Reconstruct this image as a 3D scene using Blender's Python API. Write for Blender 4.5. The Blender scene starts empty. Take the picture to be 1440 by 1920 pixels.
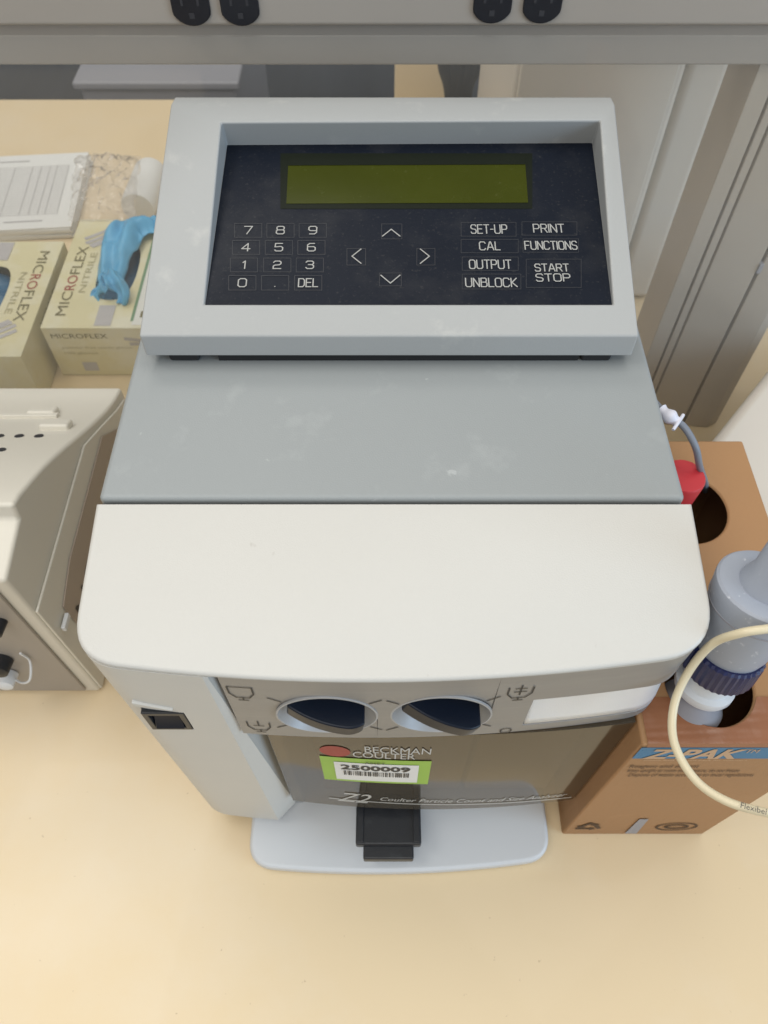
import bpy, bmesh, math, random
from mathutils import Vector, Matrix, noise
random.seed(7)
R = math.radians
S = bpy.context.scene
COL = S.collection

# ------------------------------------------------------------------ camera
CAM_H, PITCH, FPX = 0.78, 55.7, 1430.0
cam = bpy.data.cameras.new('camera')
cam.sensor_fit = 'VERTICAL'; cam.sensor_height = 24.0; cam.lens = 24.0 * FPX / 1920.0
cam.clip_start = 0.01; cam.clip_end = 60
cam_ob = bpy.data.objects.new('camera', cam); COL.objects.link(cam_ob)
cam_ob.location = (0, 0, CAM_H); cam_ob.rotation_euler = (R(90 - PITCH), 0, 0)
cam.dof.use_dof = True; cam.dof.focus_distance = 0.52; cam.dof.aperture_fstop = 7.0
S.camera = cam_ob

# ------------------------------------------------------------------ world and lamps
w = bpy.data.worlds.new('World'); S.world = w; w.use_nodes = True
bg = w.node_tree.nodes['Background']
bg.inputs[0].default_value = (0.98, 0.99, 1.0, 1); bg.inputs[1].default_value = 0.36

def area(name, loc, target, sx, sy, power, color):
    l = bpy.data.lights.new(name, 'AREA'); l.shape = 'RECTANGLE'; l.size = sx; l.size_y = sy
    l.energy = power; l.color = color
    o = bpy.data.objects.new(name, l); COL.objects.link(o); o.location = loc
    o.rotation_euler = (Vector(target) - Vector(loc)).to_track_quat('-Z', 'Y').to_euler()
    return o
for lx, ly, pw in ((-1.15, 0.35, 17), (0.45, 0.75, 11), (-0.2, -0.75, 14), (-0.7, 2.0, 11)):
    area('ceiling_lamp', (lx, ly, 2.5), (lx*0.6, ly*0.8, 0), 1.25, 0.75, pw, (1.0, 0.965, 0.90))
area('window_light', (2.2, -0.85, 0.95), (0, 0.30, 0.2), 1.4, 1.3, 30, (0.56, 0.77, 1.0))
area('front_fill', (-0.5, -1.7, 2.0), (0, 0.3, 0.2), 2.4, 1.2, 9, (1.0, 0.96, 0.88))  # added fill above and behind the camera, brightens the front-facing surfaces

vs = S.view_settings
vs.view_transform = 'Standard'; vs.look = 'None'; vs.exposure = 0.12; vs.gamma = 1.0; vs.use_curve_mapping = False

# ------------------------------------------------------------------ pixel helpers: the sight line of a photo pixel met with a real surface
CP, SP = math.cos(R(PITCH)), math.sin(R(PITCH))
CAM = Vector((0, 0, CAM_H))
def ray(u, v):
    return Vector((u - 720.0, FPX * CP + (960.0 - v) * SP, -FPX * SP + (960.0 - v) * CP))
def at_z(u, v, z):
    d = ray(u, v); t = (z - CAM_H) / d.z; return CAM + d * t
def at_y(u, v, y):
    d = ray(u, v); return CAM + d * (y / d.y)
def at_x(u, v, x):
    d = ray(u, v); return CAM + d * (x / d.x)
def at_plane(u, v, p, n):
    d = ray(u, v); t = (Vector(p) - CAM).dot(n) / d.dot(n); return CAM + d * t

# ------------------------------------------------------------------ materials
def lin(c):
    f = lambda x: x / 12.92 if x <= 0.04045 else ((x + 0.055) / 1.055) ** 2.4
    return tuple(f(x / 255.0) for x in c)
def mat(name, rgb, rough=0.5, metal=0.0, var=0.06, scale=6.0, bump=0.0, bscale=300.0, spec=0.5, scuff=None, coat=0.0, stretch=None, specks=None):
    m = bpy.data.materials.new(name); m.use_nodes = True
    nt = m.node_tree; N = nt.nodes; L = nt.links
    b = N['Principled BSDF']
    b.inputs['Roughness'].default_value = rough; b.inputs['Metallic'].default_value = metal
    b.inputs['Specular IOR Level'].default_value = spec
    b.inputs['Coat Weight'].default_value = coat
    tc = N.new('ShaderNodeTexCoord')
    src = tc.outputs['Object']
    if stretch:
        mp = N.new('ShaderNodeMapping'); mp.inputs['Scale'].default_value = stretch
        L.new(src, mp.inputs[0]); src = mp.outputs[0]
    n1 = N.new('ShaderNodeTexNoise'); n1.inputs['Scale'].default_value = scale; n1.inputs['Detail'].default_value = 6
    L.new(src, n1.inputs['Vector'])
    mx = N.new('ShaderNodeMix'); mx.data_type = 'RGBA'
    mx.inputs[6].default_value = (*[c * (1 - var) for c in rgb], 1)
    mx.inputs[7].default_value = (*[min(1, c * (1 + var)) for c in rgb], 1)
    L.new(n1.outputs[0], mx.inputs[0])
    out = mx.outputs[2]
    if scuff:
        sc_rgb, sc_scale, lo, hi, amt = scuff
        n2 = N.new('ShaderNodeTexNoise'); n2.inputs['Scale'].default_value = sc_scale; n2.inputs['Detail'].default_value = 9
        n2.inputs['Roughness'].default_value = 0.65
        L.new(tc.outputs['Object'], n2.inputs['Vector'])
        mr = N.new('ShaderNodeMapRange'); mr.inputs[1].default_value = lo; mr.inputs[2].default_value = hi
        mr.inputs[4].default_value = amt
        L.new(n2.outputs[0], mr.inputs[0])
        m2 = N.new('ShaderNodeMix'); m2.data_type = 'RGBA'
        L.new(mr.outputs[0], m2.inputs[0]); L.new(out, m2.inputs[6]); m2.inputs[7].default_value = (*sc_rgb, 1)
        out = m2.outputs[2]
    if specks:
        sp_rgb, sp_scale, sp_lo, sp_hi, sp_amt = specks
        n4 = N.new('ShaderNodeTexNoise'); n4.inputs['Scale'].default_value = sp_scale; n4.inputs['Detail'].default_value = 4
        L.new(tc.outputs['Object'], n4.inputs['Vector'])
        m4 = N.new('ShaderNodeMapRange'); m4.inputs[1].default_value = sp_lo; m4.inputs[2].default_value = sp_hi; m4.inputs[4].default_value = sp_amt
        L.new(n4.outputs[0], m4.inputs[0])
        m5 = N.new('ShaderNodeMix'); m5.data_type = 'RGBA'
        L.new(m4.outputs[0], m5.inputs[0]); L.new(out, m5.inputs[6]); m5.inputs[7].default_value = (*sp_rgb, 1)
        out = m5.outputs[2]
    L.new(out, b.inputs['Base Color'])
    nr = N.new('ShaderNodeTexNoise'); nr.inputs['Scale'].default_value = scale * 4
    L.new(src, nr.inputs['Vector'])
    mrr = N.new('ShaderNodeMapRange'); mrr.inputs[3].default_value = max(0.02, rough - 0.07); mrr.inputs[4].default_value = min(1, rough + 0.07)
    L.new(nr.outputs[0], mrr.inputs[0]); L.new(mrr.outputs[0], b.inputs['Roughness'])
    if bump > 0:
        n3 = N.new('ShaderNodeTexNoise'); n3.inputs['Scale'].default_value = bscale; n3.inputs['Detail'].default_value = 3
        L.new(src, n3.inputs['Vector'])
        bp = N.new('ShaderNodeBump'); bp.inputs['Strength'].default_value = bump; bp.inputs['Distance'].default_value = 0.001
        L.new(n3.outputs[0], bp.inputs['Height']); L.new(bp.outputs[0], b.inputs['Normal'])
    return m

M = {}
M['bench'] = mat('bench_laminate', (0.74, 0.59, 0.375), 0.42, var=0.06, scale=2.2, bump=0.06, bscale=420, coat=0.06, scuff=((0.76, 0.655, 0.50), 3.0, 0.48, 0.75, 0.7), specks=((0.40, 0.27, 0.14), 120, 0.715, 0.76, 0.5))
M['white'] = mat('white_plastic', (0.56, 0.55, 0.515), 0.48, var=0.025, scale=9, bump=0.14, bscale=1100, scuff=((0.58, 0.56, 0.50), 14, 0.62, 0.8, 0.5), specks=((0.42, 0.40, 0.36), 70, 0.73, 0.77, 0.5))
M['grey'] = mat('grey_plastic', (0.285, 0.305, 0.308), 0.46, var=0.04, scale=5, bump=0.16, bscale=1000, scuff=((0.50, 0.52, 0.52), 26, 0.60, 0.78, 0.22), specks=((0.6, 0.62, 0.62), 85, 0.72, 0.76, 0.3))
M['light_grey'] = mat('light_grey_plastic', (0.365, 0.375, 0.372), 0.5, var=0.04, scale=5, bump=0.12, bscale=900, scuff=((0.56, 0.56, 0.52), 30, 0.58, 0.75, 0.4))
M['foot'] = mat('foot_grey_plastic', (0.60, 0.62, 0.64), 0.45, var=0.02, scale=7, bump=0.08, bscale=800)
M['steel'] = mat('brushed_metal_film', (0.31, 0.305, 0.30), 0.45, metal=0.45, var=0.08, scale=60, bump=0.08, bscale=400, stretch=(0.12, 1, 1.6))
M['silver'] = mat('satin_silver', (0.80, 0.81, 0.82), 0.36, metal=0.3, var=0.04, scale=40, bump=0.25, bscale=1500)
M['ink'] = mat('dark_ink', (0.02, 0.02, 0.022), 0.5, var=0.1, scale=90)
M['seam'] = mat('dark_seam', (0.03, 0.03, 0.035), 0.7, var=0.1)
M['black'] = mat('black_plastic', (0.012, 0.014, 0.018), 0.38, var=0.15, scale=20, bump=0.1, bscale=700, scuff=((0.05, 0.055, 0.06), 60, 0.55, 0.75, 0.5))
M['rubber'] = mat('black_rubber', (0.014, 0.014, 0.015), 0.75, var=0.1)
M['navy'] = mat('navy_plastic', (0.004, 0.008, 0.018), 0.34, spec=0.3, var=0.15, scale=20, bump=0.05, bscale=500)
M['plate'] = mat('black_membrane', (0.007, 0.010, 0.018), 0.38, var=0.2, scale=14, bump=0.05, bscale=700, spec=0.13, scuff=((0.05, 0.05, 0.052), 22, 0.50, 0.8, 0.4), specks=((0.06, 0.06, 0.06), 420, 0.60, 0.74, 0.35))
M['lcd'] = mat('lcd_glass', (0.041, 0.049, 0.004), 0.25, var=0.14, scale=25, spec=0.12, scuff=((0.12, 0.13, 0.05), 160, 0.64, 0.75, 0.5))
M['lcd_edge'] = mat('lcd_bezel', (0.010, 0.013, 0.008), 0.4, spec=0.12, var=0.1)
M['legend'] = mat('legend_print', (0.50, 0.50, 0.48), 0.5, var=0.06, scale=120)
M['key_legend'] = mat('key_legend', (0.36, 0.36, 0.345), 0.5, var=0.08, scale=120)
M['keyline'] = mat('key_outline', (0.019, 0.021, 0.028), 0.45, var=0.2, scale=90)
M['red_print'] = mat('red_print', (0.32, 0.04, 0.03), 0.5, var=0.15, scale=80)
M['tag_green'] = mat('tag_green', (0.30, 0.50, 0.07), 0.5, var=0.08, scale=40)
M['paper'] = mat('white_paper', (0.74, 0.74, 0.72), 0.7, var=0.03, scale=20, bump=0.05, bscale=300)
M['card'] = mat('corrugated_cardboard', (0.385, 0.21, 0.095), 0.75, var=0.10, scale=7, bump=0.2, bscale=260, stretch=(1, 1, 0.35), scuff=((0.44, 0.25, 0.12), 18, 0.58, 0.75, 0.4))
M['card_in'] = mat('cardboard_core', (0.24, 0.12, 0.05), 0.85, var=0.1)
M['tape'] = mat('brown_packing_tape', (0.30, 0.125, 0.06), 0.25, var=0.15, scale=12, bump=0.5, bscale=70, stretch=(1.0, 0.25, 1))
M['blue_print'] = mat('blue_print', (0.06, 0.19, 0.33), 0.65, var=0.12, scale=30)
M['pale_print'] = mat('pale_orange_print', (0.55, 0.36, 0.22), 0.7, var=0.1, scale=50)
M['brown_ink'] = mat('brown_ink', (0.09, 0.05, 0.025), 0.75, var=0.15, scale=100)
M['pump'] = mat('grey_blue_polypropylene', (0.33, 0.36, 0.42), 0.42, var=0.05, scale=20, bump=0.1, bscale=400, scuff=((0.62, 0.64, 0.68), 150, 0.60, 0.68, 0.7))
M['cobalt'] = mat('dark_blue_plastic', (0.012, 0.016, 0.075), 0.35, var=0.1, scale=30)
M['bottle_white'] = mat('white_polythene', (0.66, 0.68, 0.70), 0.35, var=0.04)
M['red'] = mat('red_cap_plastic', (0.55, 0.035, 0.045), 0.45, var=0.08, scale=40)
M['tube'] = mat('cream_tubing', (0.66, 0.58, 0.40), 0.35, var=0.06, scale=40)
M['cable'] = mat('grey_cable_sheath', (0.20, 0.22, 0.26), 0.45, var=0.06)
M['tape_white'] = mat('white_label_tape', (0.70, 0.70, 0.78), 0.5, var=0.05, bump=0.3, bscale=250)
M['glove_card'] = mat('pale_yellow_carton', (0.68, 0.62, 0.38), 0.45, var=0.08, scale=9, scuff=((0.72, 0.70, 0.58), 11, 0.45, 0.62, 0.75))
M['carton_white'] = mat('white_carton_print', (0.72, 0.72, 0.68), 0.5, var=0.04)
M['carton_grey'] = mat('grey_carton_print', (0.46, 0.44, 0.44), 0.5, var=0.12, scale=60)
M['carton_green'] = mat('green_carton_print', (0.16, 0.28, 0.16), 0.5, var=0.12, scale=40)
M['olive_ink'] = mat('olive_ink', (0.16, 0.14, 0.06), 0.6, var=0.1, scale=80)
M['pale_ink'] = mat('pale_ink', (0.42, 0.38, 0.22), 0.6, var=0.1, scale=80)
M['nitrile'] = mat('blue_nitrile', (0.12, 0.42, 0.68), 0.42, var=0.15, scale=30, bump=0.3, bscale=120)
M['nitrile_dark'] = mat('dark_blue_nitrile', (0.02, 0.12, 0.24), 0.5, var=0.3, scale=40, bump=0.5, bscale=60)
M['beige'] = mat('beige_enamel', (0.69, 0.665, 0.59), 0.45, var=0.03, scale=8, bump=0.12, bscale=700)
M['beige_side'] = mat('brown_beige', (0.40, 0.33, 0.27), 0.5, var=0.05, scale=7, bump=0.1, bscale=500)
M['warm_grey'] = mat('warm_grey_enamel', (0.36, 0.325, 0.285), 0.5, var=0.05, scale=5, bump=0.06, bscale=500)
M['warm_grey_dark'] = mat('warm_grey_recess', (0.345, 0.31, 0.275), 0.4, var=0.06, scale=5)
M['post'] = mat('taupe_aluminium', (0.43, 0.38, 0.325), 0.42, metal=0.1, var=0.05, scale=8, stretch=(1, 1, 0.1))
M['case'] = mat('pale_grey_case', (0.68, 0.63, 0.56), 0.4, var=0.05, scale=3, bump=0.05, bscale=400)
M['floor'] = mat('dark_floor', (0.035, 0.042, 0.055), 0.35, var=0.35, scale=4, stretch=(5, 0.3, 1))
M['mid_grey'] = mat('mid_grey_enamel', (0.30, 0.30, 0.33), 0.5, var=0.05)
M['cream'] = mat('cream_laminate', (0.66, 0.55, 0.38), 0.45, var=0.05)
M['outlet'] = mat('black_outlet_plastic', (0.008, 0.009, 0.014), 0.3, var=0.1)
M['chamber'] = mat('chamber_beige', (0.46, 0.40, 0.29), 0.6, var=0.08, scale=9)
M['chamber_dark'] = mat('chamber_dark', (0.36, 0.31, 0.235), 0.6, var=0.1)

def glassy(name, tint, body, body_amt, gloss_rough, alpha_noise=False, ior=1.45):
    m = bpy.data.materials.new(name); m.use_nodes = True
    nt = m.node_tree; N = nt.nodes; L = nt.links
    N.remove(N['Principled BSDF']); out = N['Material Output']
    tr = N.new('ShaderNodeBsdfTransparent'); tr.inputs[0].default_value = (*tint, 1)
    df = N.new('ShaderNodeBsdfDiffuse'); df.inputs[0].default_value = (*body, 1)
    gl = N.new('ShaderNodeBsdfGlossy'); gl.inputs['Roughness'].default_value = gloss_rough; gl.inputs[0].default_value = (1, 1, 1, 1)
    m1 = N.new('ShaderNodeMixShader'); m1.inputs[0].default_value = body_amt
    L.new(tr.outputs[0], m1.inputs[1]); L.new(df.outputs[0], m1.inputs[2])
    fr = N.new('ShaderNodeFresnel'); fr.inputs[0].default_value = ior
    m2 = N.new('ShaderNodeMixShader')
    tc = N.new('ShaderNodeTexCoord'); nz = N.new('ShaderNodeTexNoise'); nz.inputs['Scale'].default_value = 45 if alpha_noise else 12
    L.new(tc.outputs['Object'], nz.inputs['Vector'])
    if alpha_noise:
        bp = N.new('ShaderNodeBump'); bp.inputs['Strength'].default_value = 0.9; bp.inputs['Distance'].default_value = 0.01
        L.new(nz.outputs[0], bp.inputs['Height']); L.new(bp.outputs[0], gl.inputs['Normal']); L.new(bp.outputs[0], fr.inputs['Normal'])
    else:
        mr = N.new('ShaderNodeMapRange'); mr.inputs[3].default_value = body_amt*0.75; mr.inputs[4].default_value = body_amt*1.25
        L.new(nz.outputs[0], mr.inputs[0]); L.new(mr.outputs[0], m1.inputs[0])
    ge = N.new('ShaderNodeNewGeometry'); iv = N.new('ShaderNodeMath'); iv.operation = 'SUBTRACT'; iv.inputs[0].default_value = 1.0
    mu = N.new('ShaderNodeMath'); mu.operation = 'MULTIPLY'          # only the outer face mirrors: the sheet does not bend the light inside
    L.new(ge.outputs['Backfacing'], iv.inputs[1]); L.new(fr.outputs[0], mu.inputs[0]); L.new(iv.outputs[0], mu.inputs[1])
    L.new(mu.outputs[0], m2.inputs[0]); L.new(m1.outputs[0], m2.inputs[1]); L.new(gl.outputs[0], m2.inputs[2])
    L.new(m2.outputs[0], out.inputs[0])
    return m
M['door'] = glassy('smoked_acrylic', (0.52, 0.44, 0.32), (0.20, 0.17, 0.12), 0.22, 0.08, ior=1.33)
M['shield'] = glassy('clear_acrylic', (0.97, 0.97, 0.96), (0.85, 0.84, 0.82), 0.05, 0.05, ior=1.35)
M['dial'] = mat('dial_silver', (0.40, 0.405, 0.41), 0.5, metal=0.25, var=0.05, scale=40)
M['film'] = glassy('clear_film', (0.95, 0.94, 0.93), (0.80, 0.76, 0.72), 0.20, 0.12, True)

# ------------------------------------------------------------------ mesh helpers
def finish(name, bm, m, parent=None, bevel=0.0, seg=3, smooth=True, angle=32, keep=False):
    me = bpy.data.meshes.new(name)
    if not keep: bmesh.ops.recalc_face_normals(bm, faces=bm.faces[:])
    bm.to_mesh(me); bm.free()
    return link_mesh(name, me, m, parent, bevel, seg, smooth, angle)
def link_mesh(name, me, m, parent=None, bevel=0.0, seg=3, smooth=True, angle=32):
    ms = m if isinstance(m, (list, tuple)) else [m]
    if len(me.materials) == 0:
        for k in ms: me.materials.append(k)
    o = bpy.data.objects.new(name, me); COL.objects.link(o)
    if smooth:
        for p in me.polygons: p.use_smooth = True
        me.set_sharp_from_angle(angle=R(angle))
    if bevel > 0:
        b = o.modifiers.new('bevel', 'BEVEL'); b.width = bevel; b.segments = seg; b.limit_method = 'ANGLE'; b.angle_limit = R(35)
        b.harden_normals = True
    if parent is not None:
        o.parent = parent
        if parent.type == 'EMPTY': o.matrix_parent_inverse = parent.matrix_basis.inverted()
    return o
def box(bm, x0, x1, y0, y1, z0, z1, mi=0):
    v = [bm.verts.new(p) for p in ((x0,y0,z0),(x1,y0,z0),(x1,y1,z0),(x0,y1,z0),(x0,y0,z1),(x1,y0,z1),(x1,y1,z1),(x0,y1,z1))]
    for f in ((3,2,1,0),(4,5,6,7),(0,1,5,4),(1,2,6,5),(2,3,7,6),(3,0,4,7)):
        bm.faces.new([v[i] for i in f]).material_index = mi
    return v
def B(*a):
    bm = bmesh.new(); box(bm, *a); return bm
def loft(bm, lo, hi, caps=True):
    a = [bm.verts.new(p) for p in lo]; b = [bm.verts.new(p) for p in hi]; n = len(a)
    for i in range(n):
        bm.faces.new((a[i], a[(i+1) % n], b[(i+1) % n], b[i]))
    if caps:
        bm.faces.new(a[::-1]); bm.faces.new(b)
    return a, b
def prism_z(pts, z0, z1, ztop=None):
    bm = bmesh.new()
    loft(bm, [(x, y, z0) for x, y in pts], [(x, y, ztop(x, y) if ztop else z1) for x, y in pts]); return bm
def prism_x(pts, x0, x1):
    bm = bmesh.new(); loft(bm, [(x0, y, z) for y, z in pts], [(x1, y, z) for y, z in pts]); return bm
def lathe(bm, prof, mtx, n=40, cap0=True, cap1=True, ripple=0.0):
    rings = []
    for r, h in prof:
        ring = []
        for i in range(n):
            a = 2*math.pi*i/n; rr = r * (1 + (ripple if i % 2 else 0))
            ring.append(bm.verts.new(mtx @ Vector((rr*math.cos(a), rr*math.sin(a), h))))
        rings.append(ring)
    for A, C in zip(rings, rings[1:]):
        for i in range(n): bm.faces.new((A[i], A[(i+1) % n], C[(i+1) % n], C[i]))
    if cap0: bm.faces.new(rings[0][::-1])
    if cap1: bm.faces.new(rings[-1])
def axis(p, d):
    z = Vector(d).normalized()
    q = z.to_track_quat('Z', 'Y'); return Matrix.Translation(Vector(p)) @ q.to_matrix().to_4x4()
def spline(pts, n=14):
    P = [Vector(p) for p in pts]; P = [P[0]*2 - P[1]] + P + [P[-1]*2 - P[-2]]; out = []
    for i in range(1, len(P) - 2):
        for k in range(n):
            t = k / n; a, b, c, d = P[i-1:i+3]
            out.append(0.5*((2*b) + (c-a)*t + (2*a-5*b+4*c-d)*t*t + (3*b-a-3*c+d)*t**3))
    out.append(P[-2]); return out
def tube(bm, pts, r, n=12, rad=None):
    prev = None; up = Vector((0.13, 0.2, 1)).normalized()
    for i, p in enumerate(pts):
        t = (pts[min(i+1, len(pts)-1)] - pts[max(i-1, 0)]).normalized()
        s = t.cross(up)
        if s.length < 1e-4: s = t.cross(Vector((1, 0, 0)))
        s.normalize(); up = s.cross(t).normalized()
        rr = rad(i/(len(pts)-1)) if rad else r
        ring = [bm.verts.new(p + (s*math.cos(2*math.pi*k/n) + up*math.sin(2*math.pi*k/n))*rr) for k in range(n)]
        if prev:
            for k in range(n): bm.faces.new((prev[k], prev[(k+1) % n], ring[(k+1) % n], ring[k]))
        else: bm.faces.new(ring[::-1])
        prev = ring
    bm.faces.new(prev)
def to_mesh_applied(o):
    bpy.context.view_layer.update()
    dg = bpy.context.evaluated_depsgraph_get()
    return bpy.data.meshes.new_from_object(o.evaluated_get(dg))
def cut(bm_a, cutters):
    """carve closed meshes out of a closed mesh, return the carved mesh"""
    a = finish('work', bm_a, [], smooth=False); cs = []
    for c in cutters:
        co = finish('work_cut', c, [], smooth=False); cs.append(co)
        md = a.modifiers.new('b', 'BOOLEAN'); md.operation = 'DIFFERENCE'; md.object = co; md.solver = 'EXACT'
    me = to_mesh_applied(a)
    for o in cs + [a]: bpy.data.objects.remove(o, do_unlink=True)
    me.materials.clear()
    return me
_tc = {}
def text_bm(s, bold=0.0):
    cu = bpy.data.curves.new('t', 'FONT'); cu.body = s; cu.align_x = 'CENTER'; cu.align_y = 'CENTER'; cu.size = 1.0
    cu.space_line = 0.8; cu.resolution_u = 3; cu.offset = bold
    o = bpy.data.objects.new('t', cu); COL.objects.link(o)
    me = to_mesh_applied(o)
    bpy.data.objects.remove(o, do_unlink=True); bpy.data.curves.remove(cu)
    vs_ = [tuple(v.co) for v in me.vertices]; fs = [tuple(p.vertices) for p in me.polygons]
    bpy.data.meshes.remove(me)
    return vs_, fs
def put_text(bm, s, c, X, Y, wd, ht, mi=0, off=0.0005, warp=None, shear=0.0, bold=0.0):
    """lettering of width wd and height ht centred on c in the plane of X, Y"""
    if (s, bold) not in _tc: _tc[(s, bold)] = text_bm(s, bold)
    vs_, fs = _tc[(s, bold)]
    xs = [v[0] for v in vs_]; ys = [v[1] for v in vs_]
    cx, cy = (min(xs)+max(xs))/2, (min(ys)+max(ys))/2
    kx = wd/(max(xs)-min(xs)); ky = ht/(max(ys)-min(ys))
    X = Vector(X).normalized(); Y = Vector(Y).normalized(); Z = X.cross(Y).normalized(); c = Vector(c)
    nv = []
    for v in vs_:
        a, b = (v[0]-cx)*kx, (v[1]-cy)*ky
        p = c + X*(a + shear*b) + Y*b + Z*off
        if warp: p = warp(p)
        nv.append(bm.verts.new(p))
    for f in fs:
        try: bm.faces.new([nv[i] for i in f]).material_index = mi
        except ValueError: pass
def quad(bm, c, X, Y, wd, ht, mi=0, off=0.0003, warp=None, nx=1):
    X = Vector(X).normalized(); Y = Vector(Y).normalized(); Z = X.cross(Y); c = Vector(c)
    for i in range(nx):
        a0, a1 = -wd/2 + wd*i/nx, -wd/2 + wd*(i+1)/nx
        ps = [c + X*a + Y*b + Z*off for a, b in ((a0,-ht/2),(a1,-ht/2),(a1,ht/2),(a0,ht/2))]
        if warp: ps = [warp(p) for p in ps]
        bm.faces.new([bm.verts.new(p) for p in ps]).material_index = mi
def stroke(bm, pts, wd, f, mi=0, closed=False):
    """a painted line: 2-D points, f lifts (a, b) onto the surface"""
    P = [Vector(p) for p in pts]
    segs = list(zip(P, P[1:])) + ([(P[-1], P[0])] if closed else [])
    for k, (a, b) in enumerate(segs):
        d = (b-a)
        if d.length < 1e-9: continue
        d.normalize(); n = Vector((-d.y, d.x))*wd/2; e = d*wd*0.35
        q = [a-e-n, b+e-n, b+e+n, a-e+n]
        bm.faces.new([bm.verts.new(f(p.x, p.y, k)) for p in q]).material_index = mi
def thing(name, label, cat, loc=(0,0,0), rz=0.0, group=None):
    o = bpy.data.objects.new(name, None); COL.objects.link(o); o.empty_display_size = 0.05
    o.location = loc; o.rotation_euler = (0, 0, rz)
    return tag(o, label, cat, group)
def tag(o, label, cat, group=None):
    o['label'] = label; o['category'] = cat
    if group: o['group'] = group
    return o
def struct(o): o['kind'] = 'structure'; return o

# ------------------------------------------------------------------ setting: bench top and floor
bm = bmesh.new(); box(bm, -1.6, 1.6, -0.35, 1.513, -0.035, 0.0)
struct(finish('worktop', bm, M['bench'], bevel=0.003))
struct(finish('floor', B(-6, 6, -4, 9, -0.95, -0.9), M['floor']))

# ================================================================== the particle counter
pc = thing('particle_counter', 'white and grey benchtop particle counter with keypad console, two dials and smoked door', 'lab instrument', (0.006, 0.36, 0))
XL, XR = -0.1752, 0.1875
BOW_X, BOW_R = -0.010, 1.136
def fy(x, y0=0.1595): return y0 + (x-BOW_X)**2/(2*BOW_R)
def front_outline(xl, xr, y0, yb, rl, rr, n=26):
    """plan of a bowed front with rounded corners, counter-clockwise from back left"""
    pts = [(xl, yb)]
    p0, p1, p2 = (xl, fy(xl, y0)+rl), (xl, fy(xl, y0)), (xl+rl, fy(xl+rl, y0))
    def bez(p0, p1, p2, k=9):
        return [tuple((1-t)**2*a + 2*t*(1-t)*b + t*t*c for a, b, c in zip(p0, p1, p2)) for t in (i/k for i in range(k+1))]
    if rl > 0: pts += bez(p0, p1, p2)
    else: pts.append(p1)
    x0, x1 = xl+rl, xr-rr
    pts += [(x0+(x1-x0)*i/n, fy(x0+(x1-x0)*i/n, y0)) for i in range(1, n)]
    if rr > 0: pts += bez((xr-rr, fy(xr-rr, y0)), (xr, fy(xr, y0)), (xr, fy(xr, y0)+rr))
    else: pts.append((xr, fy(xr, y0)))
    pts.append((xr, yb)); return pts
HZ0 = 0.3784
def hood_top(x, y): return 0.3832 + 0.174*(y-0.17)

# base foot
bm = prism_z(front_outline(-0.126, 0.155, 0.121, 0.60, 0.022, 0.022), 0.0015, 0.0165)
finish('base_foot', bm, M['foot'], pc, bevel=0.004)
# lower body behind the chamber
body = cut(B(-0.158, 0.158, 0.182, 0.60, 0.0175, 0.372), [B(-0.076, 0.17, 0.1, 0.262, 0.0, 0.30)])
link_mesh('housing', body, M['light_grey'], pc, bevel=0.002)
# chamber lining seen through the door
bm = bmesh.new(); box(bm, -0.0755, 0.157, 0.252, 0.2615, 0.02, 0.298)
ch = finish('chamber_back', bm, M['chamber'], pc)
finish('chamber_block', B(-0.058, 0.072, 0.1950, 0.2515, 0.018, 0.2975), M['chamber_dark'], pc, bevel=0.002)
finish('chamber_bracket', B(0.0765, 0.157, 0.1950, 0.2515, 0.018, 0.2975), M['chamber'], pc, bevel=0.002)

# white hood
def inset(pts, d):
    n = len(pts); out = []
    for k, p in enumerate(pts):
        if k == 0: out.append((p[0]+d, p[1]-d*0.5)); continue
        if k == n-1: out.append((p[0]-d, p[1]-d*0.5)); continue
        a, b = Vector(pts[k-1]), Vector(pts[k+1]); t = (b-a).normalized(); out.append((p[0]-t.y*d, p[1]+t.x*d))
    return out
out = front_outline(XL, XR, 0.1595, 0.2658, 0.026, 0.030); bm = bmesh.new(); prev = None
RB = 0.0024
for d, dz in [(0.0004, None), (0, 0.0006)] + [(RB*(1-math.cos(R(q))), RB*math.sin(R(q))) for q in (0, 18, 36, 54, 72, 90)]:
    o_ = inset(out, d); ring = [bm.verts.new((x, y, HZ0 if dz is None else max(HZ0+0.0006, hood_top(x, y)-RB+dz))) for x, y in o_]
    if prev:
        for k in range(len(ring)): bm.faces.new((prev[k], prev[(k+1) % len(ring)], ring[(k+1) % len(ring)], ring[k]))
    else: bm.faces.new(ring[::-1])
    prev = ring
bm.faces.new(prev)
bmesh.ops.remove_doubles(bm, verts=bm.verts[:], dist=0.00002)
finish('hood', bm, M['white'], pc, angle=60)

# left column with the power switch
def column_plan(xl, y0):
    p = [q for q in front_outline(xl, 0.1, y0, 0.262, 0.026, 0.0) if q[0] <= -0.1000]
    p.append((-0.0983, fy(-0.0983, y0)))
    p.append((-0.0835, fy(-0.0835, y0)+0.0165))
    p.append((-0.0835, 0.262)); return p
lo = column_plan(-0.1705, 0.1597); hi = column_plan(XL, 0.1595)
bm = bmesh.new(); loft(bm, [(x, y, 0.032) for x, y in lo], [(x, y, HZ0-0.0005) for x, y in hi])
slot = bmesh.new(); sx0, sx1 = -0.160, -0.132
loft(slot, [(sx0, 0.1, 0.3455), (sx1, 0.1, 0.3425), (sx1, 0.1, 0.3400), (sx0, 0.1, 0.3370)], [(sx0, 0.186, 0.3455), (sx1, 0.186, 0.3425), (sx1, 0.186, 0.3400), (sx0, 0.186, 0.3370)])
cm = cut(bm, [B(-0.1535, -0.1255, 0.1, 0.184, 0.282, 0.314)])
link_mesh('side_column', cm, M['white'], pc, bevel=0.0012)
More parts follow.
